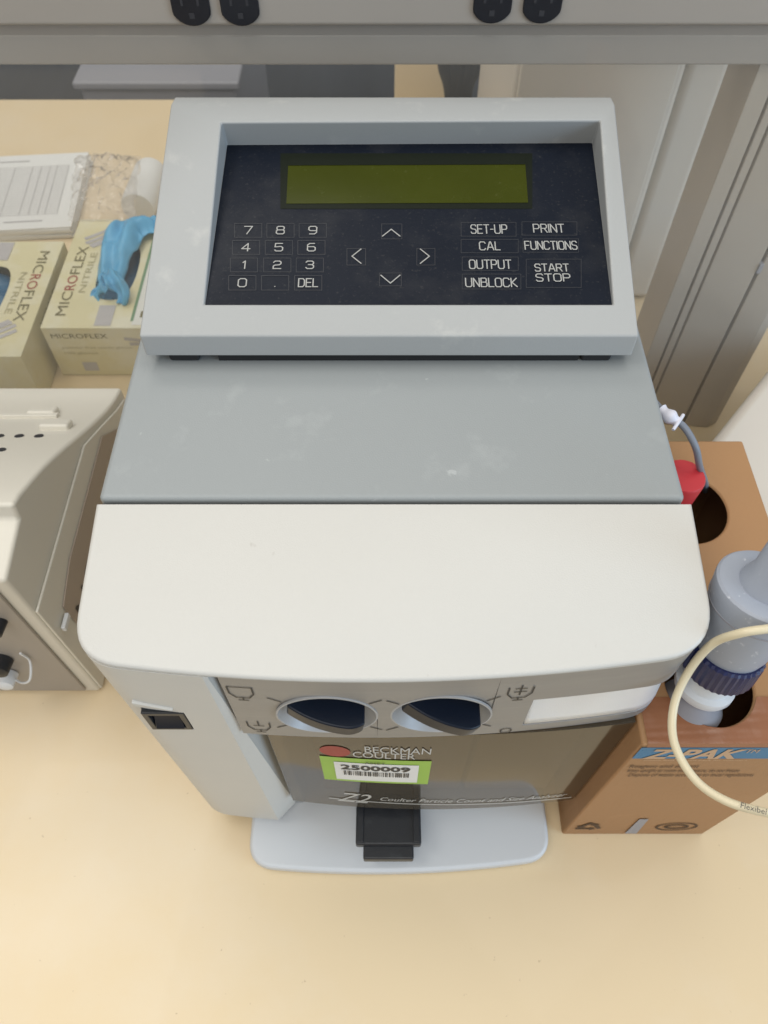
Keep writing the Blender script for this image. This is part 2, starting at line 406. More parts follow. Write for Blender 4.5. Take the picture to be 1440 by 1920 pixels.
# rocker switch
sw_y = fy(-0.141)+0.001
sw = finish('power_switch', cut(B(-0.153, -0.126, sw_y, sw_y+0.012, 0.2825, 0.3135), [B(-0.1535, -0.1295, sw_y-0.01, sw_y+0.006, 0.287, 0.309)]) and B(-0.153, -0.126, sw_y+0.004, sw_y+0.012, 0.2825, 0.3135), M['black'], pc, bevel=0.001)
swf = cut(B(-0.153, -0.126, sw_y-0.003, sw_y+0.0039, 0.2825, 0.3135), [B(-0.1492, -0.1298, sw_y-0.02, sw_y+0.02, 0.287, 0.309)])
link_mesh('switch_frame', swf, M['black'], sw, bevel=0.0008)
bm = prism_x([(sw_y+0.0036, 0.2875), (sw_y-0.0045, 0.2885), (sw_y-0.0005, 0.298), (sw_y+0.0015, 0.3085), (sw_y+0.0036, 0.3085)], -0.1487, -0.1303)
finish('rocker', bm, M['navy'], sw, bevel=0.0006)
bm = bmesh.new()
loft(bm, [(-0.1555, 0, 0.3265), (-0.131, 0, 0.3210), (-0.131, 0, 0.3197), (-0.1555, 0, 0.3205)], [(-0.1555, 0, 0.3265), (-0.131, 0, 0.3210), (-0.131, 0, 0.3197), (-0.1555, 0, 0.3205)])
for i, v in enumerate(bm.verts): v.co.y = fy(v.co.x) + (-0.0016 if i < 4 else 0.004)
finish('finger_ridge', bm, M['white'], pc, bevel=0.0006)

# brushed control strip, carved for the dials and the pull
SZ0, SZ1 = 0.2785, 0.3772
Y_S = 0.1610
out = front_outline(-0.0936, 0.1843, Y_S, 0.24, 0.0, 0.023, n=40)
bm = prism_z(out, SZ0, SZ1)
DIALS = [(-0.0350, 0.322), (0.0352, 0.321)]
cutters = []
for x, z in DIALS:
    c = bmesh.new(); lathe(c, [(0.0305, -0.03), (0.0305, 0.022)], axis((x, fy(x, Y_S), z), (0, 1, 0)), 64); cutters.append(c)
# finger pull at the right end: a sloping scoop
pz0, pz1 = 0.2905, 0.333
scoop = bmesh.new()
loft(scoop, [(0.0905, 0.10, pz0), (0.0905, 0.222, pz0), (0.0905, 0.222, 0.336), (0.0905, 0.10, 0.336)],
            [(0.21, 0.10, pz0), (0.21, 0.222, pz0), (0.21, 0.222, 0.336), (0.21, 0.10, 0.336)])
cutters.append(scoop)
sm = cut(bm, cutters)
strip = link_mesh('control_strip', sm, M['steel'], pc, bevel=0.0007)
# the scoop lining
def inner_plan(x): return max(fy(x, Y_S)+0.0012, 0.0)
bm = bmesh.new(); rows = []
xs = [0.0912 + (0.1838-0.0912)*i/24 for i in range(25)]
def wrap_y(x):
    if x < 0.1613: return fy(x, Y_S)
    t = (x-0.1613)/0.023; return fy(0.1613, Y_S) + 0.023*(1-math.sqrt(max(0, 1-min(t, 1)**2))) * 0.9 + 0.002*t
for k in range(9):
    t = k/8.0; row = []
    for x in xs:
        y0 = wrap_y(x)+0.0010; y1 = max(0.1785, y0+0.007)
        row.append(bm.verts.new((x, y0+(y1-y0)*(t**0.9), pz0+0.0012 + 0.0405*t)))
    rows.append(row)
for A, C in zip(rows, rows[1:]):
    for i in range(24): bm.faces.new((A[i], A[i+1], C[i+1], C[i]))
pull = finish('door_pull', bm, M['silver'], strip, keep=False)
sol = pull.modifiers.new('thick', 'SOLIDIFY'); sol.thickness = 0.0012; sol.offset = 0
# dials
for k, (x, z) in enumerate(DIALS):
    y = fy(x, Y_S); A = axis((x, y, z), (0, 1, 0))
    bm = bmesh.new()
    lathe(bm, [(0.0314, 0.0005), (0.0314, -0.0008), (0.0303, -0.0010), (0.0297, 0.0004), (0.0270, 0.0075), (0.020, 0.0135), (0.010, 0.0160), (0.001, 0.0165)], A, 64, cap0=False)
    dial = finish('dial', bm, M['dial'], strip, angle=40)
    # the grip: a blade bulging out of the dish
    bm = bmesh.new(); n = 18; lo_, hi_ = [], []
    rot = Matrix.Rotation(R((7, 17)[k]), 4, 'Y')
    prof = [(-0.0250+0.0475*i/n) for i in range(n+1)]
    pl = [(q, 0.0010-0.0125*(1-(1-(q+0.025)/0.0475)**2.4)*(1-max(0, (q-0.012)/0.0105)**2*0.28)) for q in prof] + [(0.0225, 0.012), (0.010, 0.0158), (-0.010, 0.0158), (-0.0235, 0.012)]
    for dz, acc in ((-0.0075, lo_), (0.0055, hi_)):
        for a_, b_ in pl:
            acc.append(Vector((x, y, z)) + rot @ Vector((a_, b_, dz + 0.004)))
    loft(bm, lo_, hi_)
    finish('grip', bm, M['navy'], strip, bevel=0.0014, seg=3)
# markings on the strip
def on_strip(a, b, k=0): return Vector((a, fy(a, Y_S)-0.00035-0.00003*(k % 5), b))
def strip_px(u, v):
    y = Y_S
    for _ in range(4): p = at_y(u, v, y); y = fy(p.x, Y_S)
    return p
for x, z in DIALS:
    for ang in (38, 142, 218, 322):
        c, s = math.cos(R(ang)), math.sin(R(ang))
        bm = bmesh.new(); stroke(bm, [(x+0.0335*c, z+0.0335*s), (x+0.0425*c, z+0.0425*s)], 0.0011, on_strip)
        finish('tick_mark', bm, M['ink'], strip, smooth=False)
def icon(u, v, kind):
    bm = bmesh.new()
    c = strip_px(u, v); cx, cz = c.x, c.z; s = 0.0072
    cup = [(-1, 1), (-1, -0.1), (-0.55, -0.8), (0.55, -0.8), (1, -0.1), (1, 1)]
    P = lambda L: [(cx+p*s, cz+q*s*1.25) for p, q in L]
    if kind == 'full': stroke(bm, P(cup), 0.001, on_strip, closed=True)
    elif kind == 'mid':
        stroke(bm, P([(-1, 0.8)] + cup[1:5] + [(1, 0.8)]), 0.001, on_strip); stroke(bm, P([(-0.45, 0.1), (0.45, 0.1)]), 0.001, on_strip)
        stroke(bm, P([(0, 0.1), (0, 1)]), 0.001, on_strip)
    else:
        stroke(bm, P(cup), 0.001, on_strip); stroke(bm, P([(-0.5, 0.25), (0.5, 0.25)]), 0.001, on_strip)
        stroke(bm, P([(0, -0.3), (0, 1.3)]), 0.001, on_strip); stroke(bm, P([(-0.45, 0.8), (0.45, 0.8)]), 0.001, on_strip)
    stroke(bm, P([(0, -0.8), (0, -1.15)]), 0.001, on_strip); stroke(bm, P([(-0.4, -1.25), (0.4, -1.25)]), 0.001, on_strip)
    finish('beaker_symbol', bm, M['ink'], strip, smooth=False)
icon(452, 1299, 'full'); icon(486, 1361, 'mid'); icon(975, 1299, 'plus')
c = strip_px(948, 1369); bm = bmesh.new()
stroke(bm, [(c.x+0.0036*math.cos(R(t)), c.z+0.0042*math.sin(R(t))) for t in range(0, 360, 24)], 0.0009, on_strip, closed=True)
finish('ring_symbol', bm, M['ink'], strip, smooth=False)

# smoked door
Y_D = 0.1632
def fyd(x): return Y_D + (x-0.04)**2/1.92
DZ0, DZ1 = 0.0726, 0.2782
def door_px(u, v):
    y = Y_D
    for _ in range(6): p = at_y(u, v, y); y = fyd(p.x)
    return p
f_ = [(-0.0815+(0.1690+0.0815)*i/30, fyd(-0.0815+(0.1690+0.0815)*i/30)) for i in range(31)]
bk = [(x, y+0.004) for x, y in f_][::-1]
bm = bmesh.new(); loft(bm, [(x, y, DZ0) for x, y in f_ + bk], [(x, y, DZ1) for x, y in f_ + bk])
door = finish('smoked_door', bm, M['door'], pc, bevel=0.0008)
def dwarp(d): return lambda p: Vector((p.x, fyd(p.x)-d, p.z))
def px_box(u0, u1, v0, v1, fn):
    c = fn((u0+u1)/2, (v0+v1)/2); wd = (fn(u1, (v0+v1)/2)-fn(u0, (v0+v1)/2)).length; ht = (fn((u0+u1)/2, v0)-fn((u0+u1)/2, v1)).length
    return c, wd, ht
XA, ZA = (1, 0, 0), (0, 0, 1)
bm = bmesh.new()
for (s, a) in (('BECKMAN', (684, 808, 1401, 1412)), ('COULTER', (662, 778, 1411, 1421))):
    c, wd, ht = px_box(*a, door_px); put_text(bm, s, c, XA, ZA, wd, ht, warp=dwarp(0.0006))
finish('name_lettering', bm, M['legend'], door, smooth=False); bm = bmesh.new()
c, wd, ht = px_box(648, 780, 1488, 1503, door_px)
XT = door_px(1064, 1504)-door_px(630, 1507); XT = Vector((XT.x, 0, XT.z))
c1, w1, h1 = px_box(640, 694, 1487, 1503, door_px); put_text(bm, 'Z2', c1, XT, ZA, w1, h1, warp=dwarp(0.0006), shear=0.25)
c1, w1, h1 = px_box(722, 1056, 1497, 1505, door_px); put_text(bm, 'Coulter Particle Count and Size Analyzer', c1, XT, ZA, w1, h1, warp=dwarp(0.0006), shear=0.2)
c1, w1, h1 = px_box(628, 1066, 1506.5, 1508, door_px); quad(bm, c1, XT, ZA, w1, h1*0.8, warp=dwarp(0.0006), nx=20)
finish('title_lettering', bm, M['legend'], door, smooth=False)
bm = bmesh.new(); c, wd, ht = px_box(600, 656, 1398, 1417, door_px)
for e in range(5):
    rr = (wd/2, ht/2)
    pts = [(c.x+rr[0]*math.cos(R(t)), c.z+rr[1]*math.sin(R(t))) for t in range(0, 360, 20)]
    if e == 0:
        bm.faces.new([bm.verts.new((a_, fyd(a_)-0.0005, b_)) for a_, b_ in pts])
finish('logo_oval', bm, M['red_print'], door, smooth=False)
# asset tag
bm = bmesh.new(); c, wd, ht = px_box(606, 803, 1424, 1467, door_px); f1 = dwarp(0.0006); f2 = dwarp(0.0010); f3 = dwarp(0.0014)
quad(bm, c, XA, ZA, wd, ht, 0, warp=f1, nx=10)
c, wd, ht = px_box(630, 782, 1431, 1463, door_px); quad(bm, c, XA, ZA, wd, ht, 1, warp=f2, nx=10)
c, wd, ht = px_box(640, 768, 1434, 1443, door_px); put_text(bm, '2500009', c, XA, ZA, wd, ht, 2, warp=f3, bold=0.03)
cb, wb, hb = px_box(646, 768, 1445, 1453, door_px); x = cb.x - wb/2
while x < cb.x + wb/2 - 0.002:
    bw = random.choice((0.0004, 0.0007, 0.0011)); quad(bm, (x+bw/2, cb.y, cb.z), XA, ZA, bw, hb, 2, warp=f3); x += bw + random.choice((0.0004, 0.0006, 0.0011))
c, wd, ht = px_box(684, 722, 1426.5, 1430, door_px); put_text(bm, 'ASSET', c, XA, ZA, wd, ht, 2, warp=f3)
finish('asset_tag', bm, [M['tag_green'], M['paper'], M['ink']], door, smooth=False)

# sample platform
bm = cut(B(-0.0252, 0.0332, 0.137, 0.235, 0.045, 0.0570), [])
plat = link_mesh('sample_platform', bm, M['black'], pc, bevel=0.0018)
finish('platform_lip', B(-0.0185, 0.0265, 0.1265, 0.1385, 0.036, 0.0490), M['black'], plat, bevel=0.0018)
finish('platform_slide', B(-0.0252, 0.0332, 0.1795, 0.194, 0.0574, 0.0990), M['black'], plat, bevel=0.0012)
for sx in (-0.0238, 0.0262):
    finish('guide_rail', B(sx, sx+0.0056, 0.139, 0.179, 0.0572, 0.0592), M['black'], plat, bevel=0.0006)

# grey top cover
bm = B(-0.1748, 0.1845, 0.2690, 0.615, 0.3725, 0.400)
finish('top_cover', bm, M['grey'], pc, bevel=0.0035, seg=4)
finish('cover_seam', B(-0.1732, 0.1830, 0.2660, 0.2688, 0.375, 0.3950), M['seam'], pc)
finish('side_skirt', B(-0.165, 0.168, 0.27, 0.61, 0.30, 0.3722), M['light_grey'], pc, bevel=0.002)

# display console
PL, PR = -0.1630, 0.1695
A0 = Vector((0, 0.3826, 0.4270)); A1 = Vector((0, 0.5738, 0.4804))
FDIR = (A1-A0).normalized(); FN = Vector((0, -FDIR.z, FDIR.y))
prof = [(0.3826, 0.4085), (0.3826, 0.4270), (0.5738, 0.4804), (0.5880, 0.4785), (0.5960, 0.4600), (0.5960, 0.4085)]
bm = bmesh.new()
loft(bm, [(PL, y, z) for y, z in prof], [(PR, y, z) for y, z in prof])
for v in bm.verts:                                    # the top end sits a touch to the right, as in the photo
    v.co.x += 0.0035*(v.co.y-0.3826)/0.2
def face_px(u, v): return at_plane(u, v, A0, FN)
q = [face_px(383, 570), face_px(1150, 570), face_px(1125, 226), face_px(415, 230)]
NB, NT = 0.003, 0.0224
low = [q[0]-FN*NB, q[1]-FN*NB, q[2]-FN*NT, q[3]-FN*NT]
rc = bmesh.new(); loft(rc, low, [p+FN*0.02 for p in q])
con = link_mesh('display_console', cut(bm, [rc]), M['light_grey'], pc, bevel=0.0018, seg=3)
finish('console_foot', B(-0.1490, -0.128, 0.386, 0.405, 0.4002, 0.4083), M['rubber'], con, bevel=0.002)
finish('console_foot', B(0.1365, 0.1575, 0.386, 0.405, 0.4002, 0.4083), M['rubber'], con, bevel=0.002)
finish('console_mount', B(-0.115, 0.135, 0.3870, 0.57, 0.4002, 0.4083), M['rubber'], con)
# membrane plate
PN = (low[1]-low[0]).cross(low[3]-low[0]).normalized()
cen = sum(low, Vector())/4
bm = bmesh.new(); ins = [cen+(p-cen)*0.9985 for p in low]
loft(bm, [p+PN*0.0004 for p in ins], [p+PN*0.0012 for p in ins])
plate = finish('keypad_plate', bm, M['plate'], con, bevel=0.0003)
PO = low[0]+PN*0.0012
PX = Vector((1, 0, 0)); PY = PN.cross(PX).normalized()
def plate_px(u, v): return at_plane(u, v, PO, PN)
def rect(bm, u0, u1, v0, v1, mi, off):
    bm.faces.new([bm.verts.new(plate_px(u, v)+PN*off) for u, v in ((u0, v1), (u1, v1), (u1, v0), (u0, v0))]).material_index = mi
bm = bmesh.new(); rect(bm, 526, 998, 288, 392, 0, 0.0003)
lb = finish('lcd_bezel', bm, M['lcd_edge'], con, smooth=False)
bm = bmesh.new()
bm.faces.new([bm.verts.new(plate_px(u, v)+PN*0.0006) for u, v in ((537, 383), (990, 381), (984, 299), (541, 301))])
finish('lcd_screen', bm, M['lcd'], con, smooth=False)
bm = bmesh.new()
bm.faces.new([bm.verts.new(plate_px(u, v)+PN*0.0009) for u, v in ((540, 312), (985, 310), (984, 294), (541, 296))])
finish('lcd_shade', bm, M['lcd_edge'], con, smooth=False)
C_ = 0.16
def rr_(x0, x1, y0, y1, c=C_): return [(x0+c, y0), (x1-c, y0), (x1, y0+c), (x1, y1-c), (x1-c, y1), (x0+c, y1), (x0, y1-c), (x0, y0+c), (x0+c, y0)]
W_ = 0.78
def arc_(*pts): return [tuple(p) for p in pts]
GL = {
 'O': [rr_(0, W_, 0, 1)], '0': [rr_(0, 0.7, 0, 1)], 'U': [[(0, 1), (0, C_), (C_, 0), (W_-C_, 0), (W_, C_), (W_, 1)]],
 'C': [[(W_, 0.82), (W_-C_, 1), (C_, 1), (0, 1-C_), (0, C_), (C_, 0), (W_-C_, 0), (W_, 0.18)]],
 'L': [[(0, 1), (0, 0), (0.62, 0)]], 'T': [[(0, 1), (0.72, 1)], [(0.36, 1), (0.36, 0)]], 'I': [[(0, 0), (0, 1)]],
 'E': [[(0.66, 1), (0, 1), (0, 0), (0.66, 0)], [(0, 0.52), (0.58, 0.52)]], 'F': [[(0.66, 1), (0, 1), (0, 0)], [(0, 0.5), (0.58, 0.5)]],
 'S': [[(0.72, 0.84), (0.60, 1), (C_, 1), (0, 1-C_), (0, 0.66), (0.12, 0.54), (0.60, 0.46), (0.72, 0.34), (0.72, C_), (0.58, 0), (0.12, 0), (0, 0.16)]],
 'P': [[(0, 0), (0, 1), (0.56, 1), (0.72, 0.84), (0.72, 0.60), (0.56, 0.45), (0, 0.45)]],
 'R': [[(0, 0), (0, 1), (0.56, 1), (0.72, 0.84), (0.72, 0.62), (0.56, 0.48), (0, 0.48)], [(0.40, 0.48), (0.74, 0)]],
 'A': [[(0, 0), (0.36, 1), (0.48, 1), (0.84, 0)], [(0.13, 0.32), (0.71, 0.32)]], 'N': [[(0, 0), (0, 1), (0.74, 0), (0.74, 1)]],
 'B': [[(0, 0), (0, 1), (0.55, 1), (0.68, 0.88), (0.68, 0.64), (0.55, 0.53), (0, 0.53)], [(0.55, 0.53), (0.74, 0.40), (0.74, 0.14), (0.58, 0), (0, 0)]],
 'K': [[(0, 0), (0, 1)], [(0.70, 1), (0.10, 0.5), (0.74, 0)]], 'D': [[(0, 0), (0, 1), (0.56, 1), (0.76, 0.80), (0.76, 0.20), (0.56, 0), (0, 0)]],
 '-': [[(0, 0.48), (0.36, 0.48)]], '1': [[(0, 0.80), (0.2, 1), (0.2, 0)]],
 '2': [[(0, 0.82), (0.14, 1), (0.54, 1), (0.68, 0.86), (0.68, 0.64), (0.54, 0.5), (0.14, 0.46), (0, 0.32), (0, 0), (0.70, 0)]],
 '3': [[(0, 0.84), (0.12, 1), (0.54, 1), (0.68, 0.86), (0.68, 0.65), (0.54, 0.52), (0.22, 0.52)], [(0.54, 0.52), (0.70, 0.38), (0.70, 0.14), (0.56, 0), (0.12, 0), (0, 0.16)]],
 '4': [[(0.54, 0), (0.54, 1), (0, 0.3), (0.74, 0.3)]], '5': [[(0.66, 1), (0.04, 1), (0, 0.54), (0.54, 0.60), (0.70, 0.46), (0.70, 0.14), (0.56, 0), (0.12, 0), (0, 0.14)]],
 '6': [[(0.62, 1), (0.18, 1), (0, 0.8), (0, 0.14), (0.14, 0), (0.56, 0), (0.70, 0.14), (0.70, 0.44), (0.56, 0.57), (0, 0.57)]],
 '7': [[(0, 1), (0.70, 1), (0.26, 0)]], '8': [rr_(0.03, 0.67, 0.53, 1, 0.12), rr_(0, 0.70, 0, 0.53, 0.13)],
 '9': [[(0.08, 0), (0.52, 0), (0.70, 0.2), (0.70, 0.86), (0.56, 1), (0.14, 1), (0, 0.86), (0, 0.56), (0.14, 0.43), (0.70, 0.43)]],
 '.': [[(0, 0.04), (0.02, 0.04)]]}
def square_text(bm, s_, c, wd, ht, th, mi):
    lines = s_.split('\n'); lh = ht/len(lines)*(0.84 if len(lines) > 1 else 1.0)
    for li, ln in enumerate(lines):
        adv = []; x = 0.0
        for chh in ln:
            adv.append(x); x += max(max(p[0] for p in st) for st in GL[chh]) + 0.24
        tot = x-0.24; k = wd/tot if wd else lh*1.1
        w_ = k*tot; y0 = ht/2-lh if li == 0 else -ht/2; cnt = 0
        for chh, ax_ in zip(ln, adv):
            for st in GL[chh]:
                cnt += 1
                stroke(bm, [((ax_+px_)*k-w_/2, y0+py_*lh) for px_, py_ in st], th,
                       lambda a, b, q, cnt=cnt: c+PX*a+PY*b+PN*(0.0005+0.000015*(cnt % 6)+0.000002*q), mi)
def key(s, tb, kb):
    """tb: pixels of the legend; kb: pixels of the key outline"""
    bm = bmesh.new()
    u0, u1, v0, v1 = kb
    e = 1.0
    for r_ in ((u0, u1, v0, v0+e), (u0, u1, v1-e, v1), (u0, u0+e, v0+e, v1-e), (u1-e, u1, v0+e, v1-e)): rect(bm, *r_, 0, 0.0003)
    if s in '<>^v':
        um, vm = (tb[0]+tb[1])/2, (tb[2]+tb[3])/2
        L = {'^': [(tb[0], tb[3]), (um, tb[2]), (tb[1], tb[3])], 'v': [(tb[0], tb[2]), (um, tb[3]), (tb[1], tb[2])],
             '<': [(tb[1], tb[2]), (tb[0], vm), (tb[1], tb[3])], '>': [(tb[0], tb[2]), (tb[1], vm), (tb[0], tb[3])]}[s]
        P = [plate_px(*p)-PO for p in L]
        stroke(bm, [(p.dot(PX), p.dot(PY)) for p in P], 0.0008, lambda a, b, k: PO+PX*a+PY*b+PN*(0.0006+0.00003*k), 1)
    else:
        c, wd, ht = px_box(*tb, plate_px)
        if s.isdigit() or s == '.': wd = 0
        square_text(bm, s, c, wd, ht*0.94, 0.00082, 1)
    finish('key', bm, [M['keyline'], M['key_legend']], con, smooth=False)
cols = {0: ((459, 472), (519, 533), (579, 594)), 1: ((455, 468), (516, 530), (577, 591)), 2: ((453, 462), (513, 527), (574, 588)), 3: ((448, 461), (514, 518), (560, 596))}
rowv = ((425, 440), (457, 472), (490, 505), (523, 539))
for r_, rowt in enumerate((('7', '8', '9'), ('4', '5', '6'), ('1', '2', '3'), ('0', '.', 'DEL'))):
    for k, s in enumerate(rowt):
        u0, u1 = cols[r_][k]; v0, v1 = rowv[r_]; um = (u0+u1)/2
        tb = (u0, u1, v0, v1)
        hw = 26
        key(s, tb, (um-hw, um+hw, v0-6, v1+6))
key('^', (717, 750, 431, 444), (715, 754, 420, 449)); key('v', (714, 750, 517, 532), (711, 753, 512, 537))
key('<', (660, 677, 468, 495), (650, 686, 466, 498)); key('>', (788, 805, 468, 495), (781, 816, 466, 498))
key('SET-UP', (883, 950, 422, 439), (864, 968, 417, 444)); key('CAL', (899, 937, 454, 470), (864, 972, 449, 475))
key('OUTPUT', (880, 958, 488, 505), (866, 972, 482, 508)); key('UNBLOCK', (873, 969, 522, 539), (866, 977, 514, 543))
key('PRINT', (1000, 1057, 421, 437), (978, 1082, 416, 442)); key('FUNCTIONS', (984, 1081, 453, 469), (980, 1085, 448, 474))
key('START\nSTOP', (1004, 1067, 495, 529), (986, 1090, 486, 540))

# ================================================================== cardboard box with its bottles
CX0, CX1, CY0, CY1, CZ = 0.1705, 0.3060, 0.157, 0.417, 0.277
cb_ = thing('cardboard_box', 'tall brown cardboard carton with blue Z-PAK band and two round holes in its top', 'cardboard box', ((CX0+CX1)/2, (CY0+CY1)/2, 0))
H1, H2 = (0.241, 0.348, 0.034), (0.2250, 0.199, 0.030)
def cyl(x, y, r, z0, z1, n=48):
    c = bmesh.new(); lathe(c, [(r, z0), (r, z1)], Matrix.Translation((x, y, 0)), n); return c
cm = cut(B(CX0, CX1, CY0, CY1, 0.001, CZ), [B(CX0+0.004, CX1-0.004, CY0+0.004, CY1-0.004, 0.005, CZ-0.004), cyl(*H1, 0.2, 0.4), cyl(*H2, 0.2, 0.4)])
carton = link_mesh('carton', cm, M['card'], cb_, bevel=0.002, seg=2)
def front_px(u, v): return at_y(u, v, CY0)
bm = bmesh.new()
bm.faces.new([bm.verts.new(p) for p in ((CX0+0.001, CY0-0.0006, 0.2480), (CX1-0.001, CY0-0.0006, 0.2480), (CX1-0.001, CY0-0.0006, 0.2725), (CX0+0.001, CY0-0.0006, 0.2725))])
finish('blue_band', bm, M['blue_print'], cb_, smooth=False)
PRN = [M['pale_print'], M['brown_ink']]
def cprint(name, s_, u0, u1, v0, v1, mi, off, shear=0.0):
    bm = bmesh.new(); c, wd, ht = px_box(u0, u1, v0, v1, front_px); put_text(bm, s_, c, XA, ZA, wd, ht, mi, off=off, shear=shear, bold=0.035 if s_ == 'Z-PAK' else 0.0)
    finish(name, bm, PRN, cb_, smooth=False)
cprint('pack_lettering', 'Z-PAK', 1214, 1392, 1403, 1420, 0, 0.0010, 0.15); cprint('pack_lettering', 'TM', 1398, 1422, 1403, 1409, 0, 0.0010)
cprint('small_print', 'sheath fluid reagent pack for counters', 1206, 1400, 1421.5, 1424.5, 0, 0.0010)
for u0, u1, v0, v1, s_ in ((1180, 1310, 1433, 1440, 'Reagent and diluent'), (1176, 1386, 1441, 1448, 'Keep upright at room temperature, do not freeze'), (1178, 1412, 1449, 1456, 'Dispose of waste according to local regulations')):
    cprint('small_print', s_, u0, u1, v0, v1, 1, 0.0007)
bm = bmesh.new()
# recycling triangle and oval emblem
def fl(a, b, k=0): return Vector((a, CY0-0.0007-0.00002*(k % 6), b))
c = front_px(1104, 1549)
for i in range(3):
    a0 = R(90+120*i); r_ = 0.013
    tri = [(c.x+r_*math.cos(a0+R(t)), c.z+r_*1.25*math.sin(a0+R(t))) for t in (0, 120)]
    (ax, az), (bx, bz) = tri; L_ = lambda t: (ax+(bx-ax)*t, az+(bz-az)*t)
    stroke(bm, [L_(0.08), L_(0.60)], 0.0042, fl, 1)
    n_ = Vector((-(bz-az), bx-ax)).normalized()*0.0052; e_ = Vector(L_(0.60)); t_ = L_(0.86)
    bm.faces.new([bm.verts.new(fl(*q_, 5)) for q_ in (tuple(e_+n_), tuple(e_-n_), t_)]).material_index = 1
finish('recycling_mark', bm, PRN, cb_, smooth=False); bm = bmesh.new()
c = front_px(1268, 1549); ov = [(c.x+0.018*math.cos(R(t)), c.z+0.0145*math.sin(R(t))) for t in range(0, 360, 15)]
stroke(bm, ov, 0.0022, fl, 1, closed=True); stroke(bm, [(c.x+(p-c.x)*0.55, c.z+(r_-c.z)*0.5) for p, r_ in ov], 0.0026, fl, 1, closed=True)
put_text(bm, 'RECYCLES', (c.x, CY0, c.z-0.0005), XA, ZA, 0.018, 0.004, 1, off=0.0012)
finish('oval_emblem', bm, PRN, cb_, smooth=False)
bm = bmesh.new()
bm.faces.new([bm.verts.new(Vector((p.x, CY0-0.0009, p.z))) for p in (front_px(1171, 1561), front_px(1193, 1561), front_px(1216, 1534), front_px(1199, 1534))])
finish('dark_sticker', bm, M['mid_grey'], cb_, smooth=False)
n = 90; bm = bmesh.new(); rows = []
for j in range(34):
    row = []
    for i in range(n+1):
        x = CX0+0.004+(CX1-CX0-0.004)*i/n
        y = CY0-0.0007 if j < 1 else CY0+0.0005+0.032*(j-1)/32; z = CZ-0.0035 if j < 1 else CZ+0.0008
        z += (0.0005*noise.noise(Vector((x*60, y*40, 1)))+0.0003*noise.noise(Vector((x*30, y*260, 4)))) * (j > 0)
        v = Vector((x-H2[0], y-H2[1])); r2 = H2[2]+0.001
        if v.length < r2: y = H2[1] - math.sqrt(max(0, r2*r2-v.x*v.x)) if abs(v.x) < r2 else y
        row.append(bm.verts.new((x, y, z)))
    rows.append(row)
for A_, C_ in zip(rows, rows[1:]):
    for i in range(n):
        if (C_[i].co-A_[i].co).length > 1e-5 or (C_[i+1].co-A_[i+1].co).length > 1e-5: bm.faces.new((A_[i], A_[i+1], C_[i+1], C_[i]))
finish('packing_tape', bm, M['tape'], cb_)

# dispenser standing out of the front hole
D0 = Vector((0.2135, 0.1905, 0.285)); DD = (Vector((0.2225, 0.2145, 0.397))-D0).normalized()
AX = axis(D0, DD)
dp = thing('pump_dispenser', 'grey blue pump dispenser with dark blue collar standing in the front hole of the carton', 'dispenser', D0)
bm = bmesh.new(); lathe(bm, [(0.021, -0.05), (0.021, -0.015), (0.013, -0.004), (0.013, 0.006)], AX, 48)
finish('bottle', bm, M['mid_grey'], dp, angle=40)
bm = bmesh.new(); lathe(bm, [(0.0125, 0.004), (0.0185, 0.005), (0.0195, 0.008), (0.0195, 0.012), (0.016, 0.014), (0.015, 0.034)], AX, 48)
finish('bottle_neck', bm, M['bottle_white'], dp, angle=40)
bm = bmesh.new(); lathe(bm, [(0.0165, 0.030), (0.0225, 0.0305), (0.0232, 0.033), (0.0232, 0.050), (0.022, 0.052), (0.016, 0.052)], AX, 72, ripple=0.035)
finish('collar', bm, M['cobalt'], dp, angle=20)
bm = bmesh.new(); lathe(bm, [(0.0170, 0.048), (0.0205, 0.050), (0.0225, 0.058), (0.0275, 0.092), (0.0290, 0.106), (0.0288, 0.1085), (0.0275, 0.1100), (0.0200, 0.1115), (0.0165, 0.1100)], AX, 64)
ph = finish('pump_head', bm, M['pump'], dp, angle=35)
bm = bmesh.new(); lathe(bm, [(0.0168, 0.108), (0.0162, 0.112), (0.0130, 0.121), (0.0118, 0.150), (0.0122, 0.178)], AX, 48)
finish('pump_stem', bm, M['pump'], dp, angle=40)
bm = bmesh.new()
for t in range(3):
    pass
lathe(bm, [(0.0262, 0.0925), (0.0279, 0.0925), (0.0280, 0.0935), (0.0262, 0.0935)], AX, 64, cap0=False, cap1=False)
finish('seam_ring', bm, M['mid_grey'], ph)

# bottle with a red cap in the rear hole
rb = thing('red_capped_bottle', 'small bottle with a red screw cap poking out of the rear hole of the carton', 'bottle', (0.230, 0.352, 0.2))
A_ = Matrix.Translation((0.230, 0.352, 0))
bm = bmesh.new(); lathe(bm, [(0.022, 0.16), (0.022, 0.262), (0.013, 0.275), (0.013, 0.290)], A_, 40)
finish('bottle_body', bm, M['cable'], rb, angle=40)
bm = bmesh.new(); lathe(bm, [(0.0150, 0.288), (0.0150, 0.2885), (0.0162, 0.312), (0.0152, 0.3136), (0.001, 0.3138)], A_, 60, ripple=0.012)
finish('cap', bm, M['red'], rb, angle=40)

